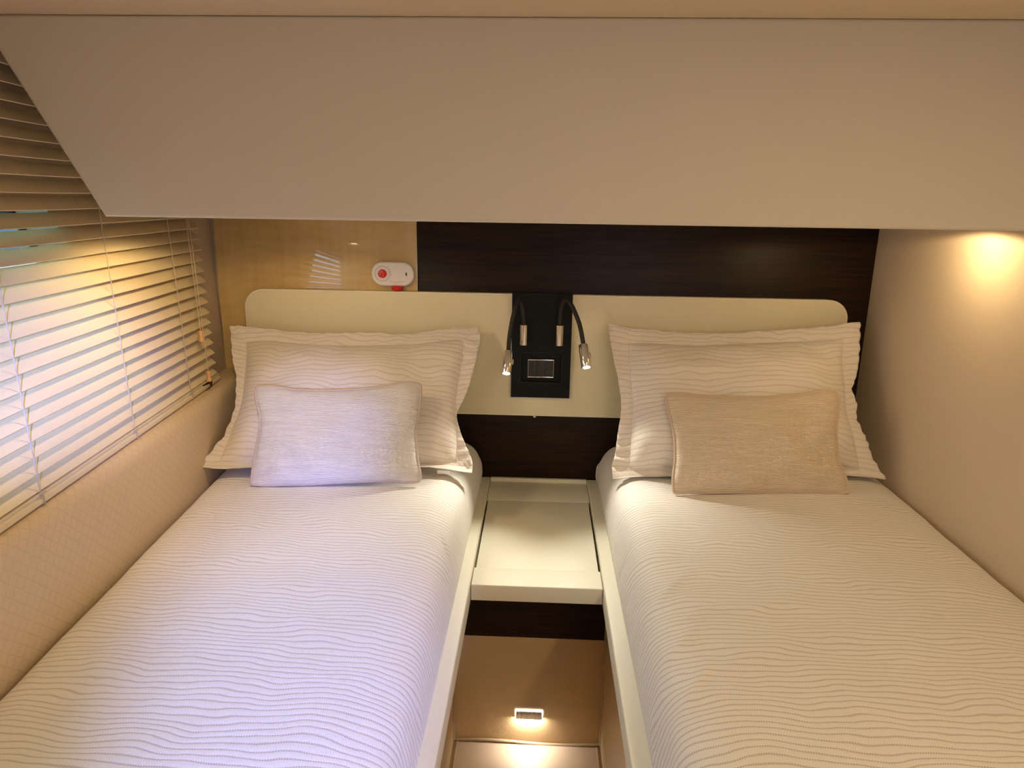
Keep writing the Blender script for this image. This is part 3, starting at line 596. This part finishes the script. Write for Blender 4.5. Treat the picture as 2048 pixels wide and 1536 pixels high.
def cushion(data, label, mat, pm, H, seed):
    n, mm = 64, 44; sd = loopgrid(data, n, mm); N = pnormal(sd); m = MB(); G = coons(sd, n, mm)
    for sg in (1, -1):
        rows = []; uvr = []
        for j, r in enumerate(G):
            rr = []; uu = []
            for i, P in enumerate(r):
                s = 2*i/n-1; t = 2*j/mm-1
                h = ((1-s*s)*(1-t*t))**.48*H*(1.0 if sg > 0 else .7)
                ed = (1-abs(s)**10)*(1-abs(t)**10)
                w_ = (nz(P.x+seed, P.z*1.1, 7, .011)+nz(P.x+seed, P.z, 20, .006))*ed
                # puckers fanning from corners and edges
                g_ = math.exp(-(1-abs(t))/.13)*noise.noise(Vector((P.x*38, seed, t)))*.006 + math.exp(-(1-abs(s))/.07)*noise.noise(Vector((P.z*45, seed, s)))*.004
                rr.append(P+N*(sg*h+(w_+g_*ed)*(1 if sg > 0 else .2))); uu.append(uvof(P, N))
            rows.append(rr); uvr.append(uu)
        m.grid(rows, uvr, flip=(sg > 0))
    o = m.build('cushion', mat, origin=(sum(q.x for q in sd[2])/len(sd[2]), sd[2][0].y, sd[2][0].z), ang=80); tag(o, label, 'cushion', 'small cushions leaning on the pillows')
    L = loop(sd); L2 = []
    for i in range(len(L)):
        L2.append((L[i-1]+L[i]*2+L[(i+1) % len(L)])/4)
    pm_ = MB(); vs = L2; rad = [.0034+.0003*math.sin(i*2.4) for i in range(len(vs))]
    pm_.tube([P+N*.0005 for P in vs], rad, 10, closed=True); pm_.build('piping', pm, o)
    return o
cushion(dat['cushL'], 'small bluish-white ribbed cushion leaning on the left pillow', CUSHA, PIPA, .046, 2.2)
cb = cushion(dat['cushR'], 'small champagne ribbed cushion leaning on the right pillow', CUSHB, PIPB, .046, 5.1)
m = MB(); m.tube([(.452, 1.683, -.7085), (.456, 1.676, -.7125)], .0012, 6); m.build('zip_pull', STEEL, cb)
#==================================================================
# bedside table between the beds
#==================================================================
BT = thing('bedside_table', (.006, 1.6, -.90), 'cream bedside table with lift-up lid fitted between the two beds', 'bedside table')
x0, x1 = -.1445, .1580
m = MB(); m.box((x0, 1.454, -.897), (x1, 1.535, -.857), .0025, 3); m.build('front_edge', LACQ, BT)
m = MB(); m.box((x0+.004, 1.5365, -.880), (x1-.004, 1.9365, -.8595), .0012); m.build('lid', LACQ, BT)
m = MB(); m.box((x0, 1.938, -.885), (x1, 2.080, -.8590), .0012); m.box((x0, 2.080, -.885), (x1, BY-.0035, -.848), .003, 3); m.build('back_ledge', LACQ, BT)
m = MB(); m.box((x0, 1.53, -.897), (x1, BY-.004, -.887)); m.build('underside', BLACKP, BT)
# panel below the table
UP = thing('lower_panel', (.0, 1.60, -1.41), 'tan leather kick panel with a lit step light, below the bedside table', 'kick panel')
MB().box((-.2035, 1.600, -1.409), (.1855, 1.618, -1.089), .003, 3).build('leather_panel', BEIGE, UP)
MB().box((-.2035, 1.600, -1.0885), (.1855, 1.616, -.898)).build('dark_panel', WENGE, UP)
m = MB(); P = [(-.203+i*.388/40, 1.5965, -1.4055+.0035*math.sin(i/40*7)) for i in range(41)]; m.tube(P, .0038, 8)
m.build('bottom_piping', PIPEB, UP)
SL = thing('step_light', (-.0045, 1.5985, -1.327), 'small rectangular step light glowing on the tan panel near the floor', 'step light')
cx, cz = -.0045, -1.316
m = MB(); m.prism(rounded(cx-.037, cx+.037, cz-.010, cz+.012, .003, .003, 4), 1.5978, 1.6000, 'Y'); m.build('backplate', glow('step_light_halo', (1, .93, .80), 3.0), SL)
m = MB(); m.prism(rounded(cx-.034, cx+.034, cz-.009, cz+.009, .002, .002, 3), 1.586, 1.5980, 'Y', .001); m.build('cover', STEEL, SL)
light('step_light_beam', 'AREA', (cx, 1.5905, cz-.0105), .35, (1.0, .92, .80), (cx, 1.55, cz-.3), shape='RECTANGLE', size=.064, size_y=.008)
# seam along the floor
m = MB(); m.tube([(-.196, .12, -1.4085), (-.196, 1.592, -1.4085)], .003, 8); m.tube([(.179, .12, -1.4085), (.179, 1.592, -1.4085)], .003, 8)
o = m.build('floor_piping', PIPEB); tag(o, kind='structure'); o.name = 'trim_2'
#==================================================================
# lamp fittings of the overhead box
#==================================================================
LENSW = glow('downlight_lens', (1.0, .80, .52), 9)
for (x, y, z), lb in zip(DL, ('round chrome downlight under the overhead box beside the right wall', 'round chrome downlight under the overhead box beside the blind')):
    T = thing('downlight', (x, y, -.036), lb, 'downlight', 'downlights under the overhead box')
    m = MB(); m.tube([(x+.020*math.cos(a), y+.020*math.sin(a), -.0375) for a in [i*math.pi/16 for i in range(32)]], .0022, 6, closed=True); m.build('ring', CHROME, T)
    MB().tube([(x, y, -.0365), (x, y, -.0385)], .0175, 24).build('lens', LENSW, T)
# outside: water and a moored white boat seen through the slats
wt = NT('harbour_water').set(Roughness=.1); wn = wt.noise(wt.coord('Object', (1, 3, 1)), 4, 4); wt.base(wt.mix(wn, (.02, .25, .30), (.10, .55, .60))); wt.bump(wn, .05, .6)
m = MB(); m.box((-40, -20, -2.3), (-1.6, 40, -2.2)); o = m.build('harbour_water', wt.m, smooth=False); tag(o, 'turquoise harbour water outside the window', 'water', kind='stuff')
T = thing('moored_boat', (-7, 6, -2.2), 'white motor boat moored outside, glimpsed through the blind slats', 'boat')
m = MB(); pr = [(-8.5, -2.15), (-5.6, -2.15), (-5.2, -1.0), (-8.6, -1.0)]; m.prism(pr, 1.5, 11, 'Y', .05); m.build('hull', WHITEP, T)
MB().box((-8.0, 3.5, -1.0), (-5.7, 9.5, -.15), .12, 3).build('cabin', WHITEP, T)
m = MB()
for k in range(5): m.box((-5.70, 4.0+k*1.1, -.75), (-5.66, 4.85+k*1.1, -.35), .01)
m.build('cabin_window', plastic('tinted_glass', (.02, .05, .09), .08), T)
MB().box((-5.30, 1.7, -1.25), (-5.16, 10.8, -1.12), .01).build('blue_stripe', plastic('blue_stripe_paint', (.02, .22, .45), .3), T)
# ------------------------------------------------ place everything on the cabin floor
for o in bpy.data.objects:
    if '_org' in o.keys():
        del o['_org']
        if o.parent is None: o.location.z += Z0
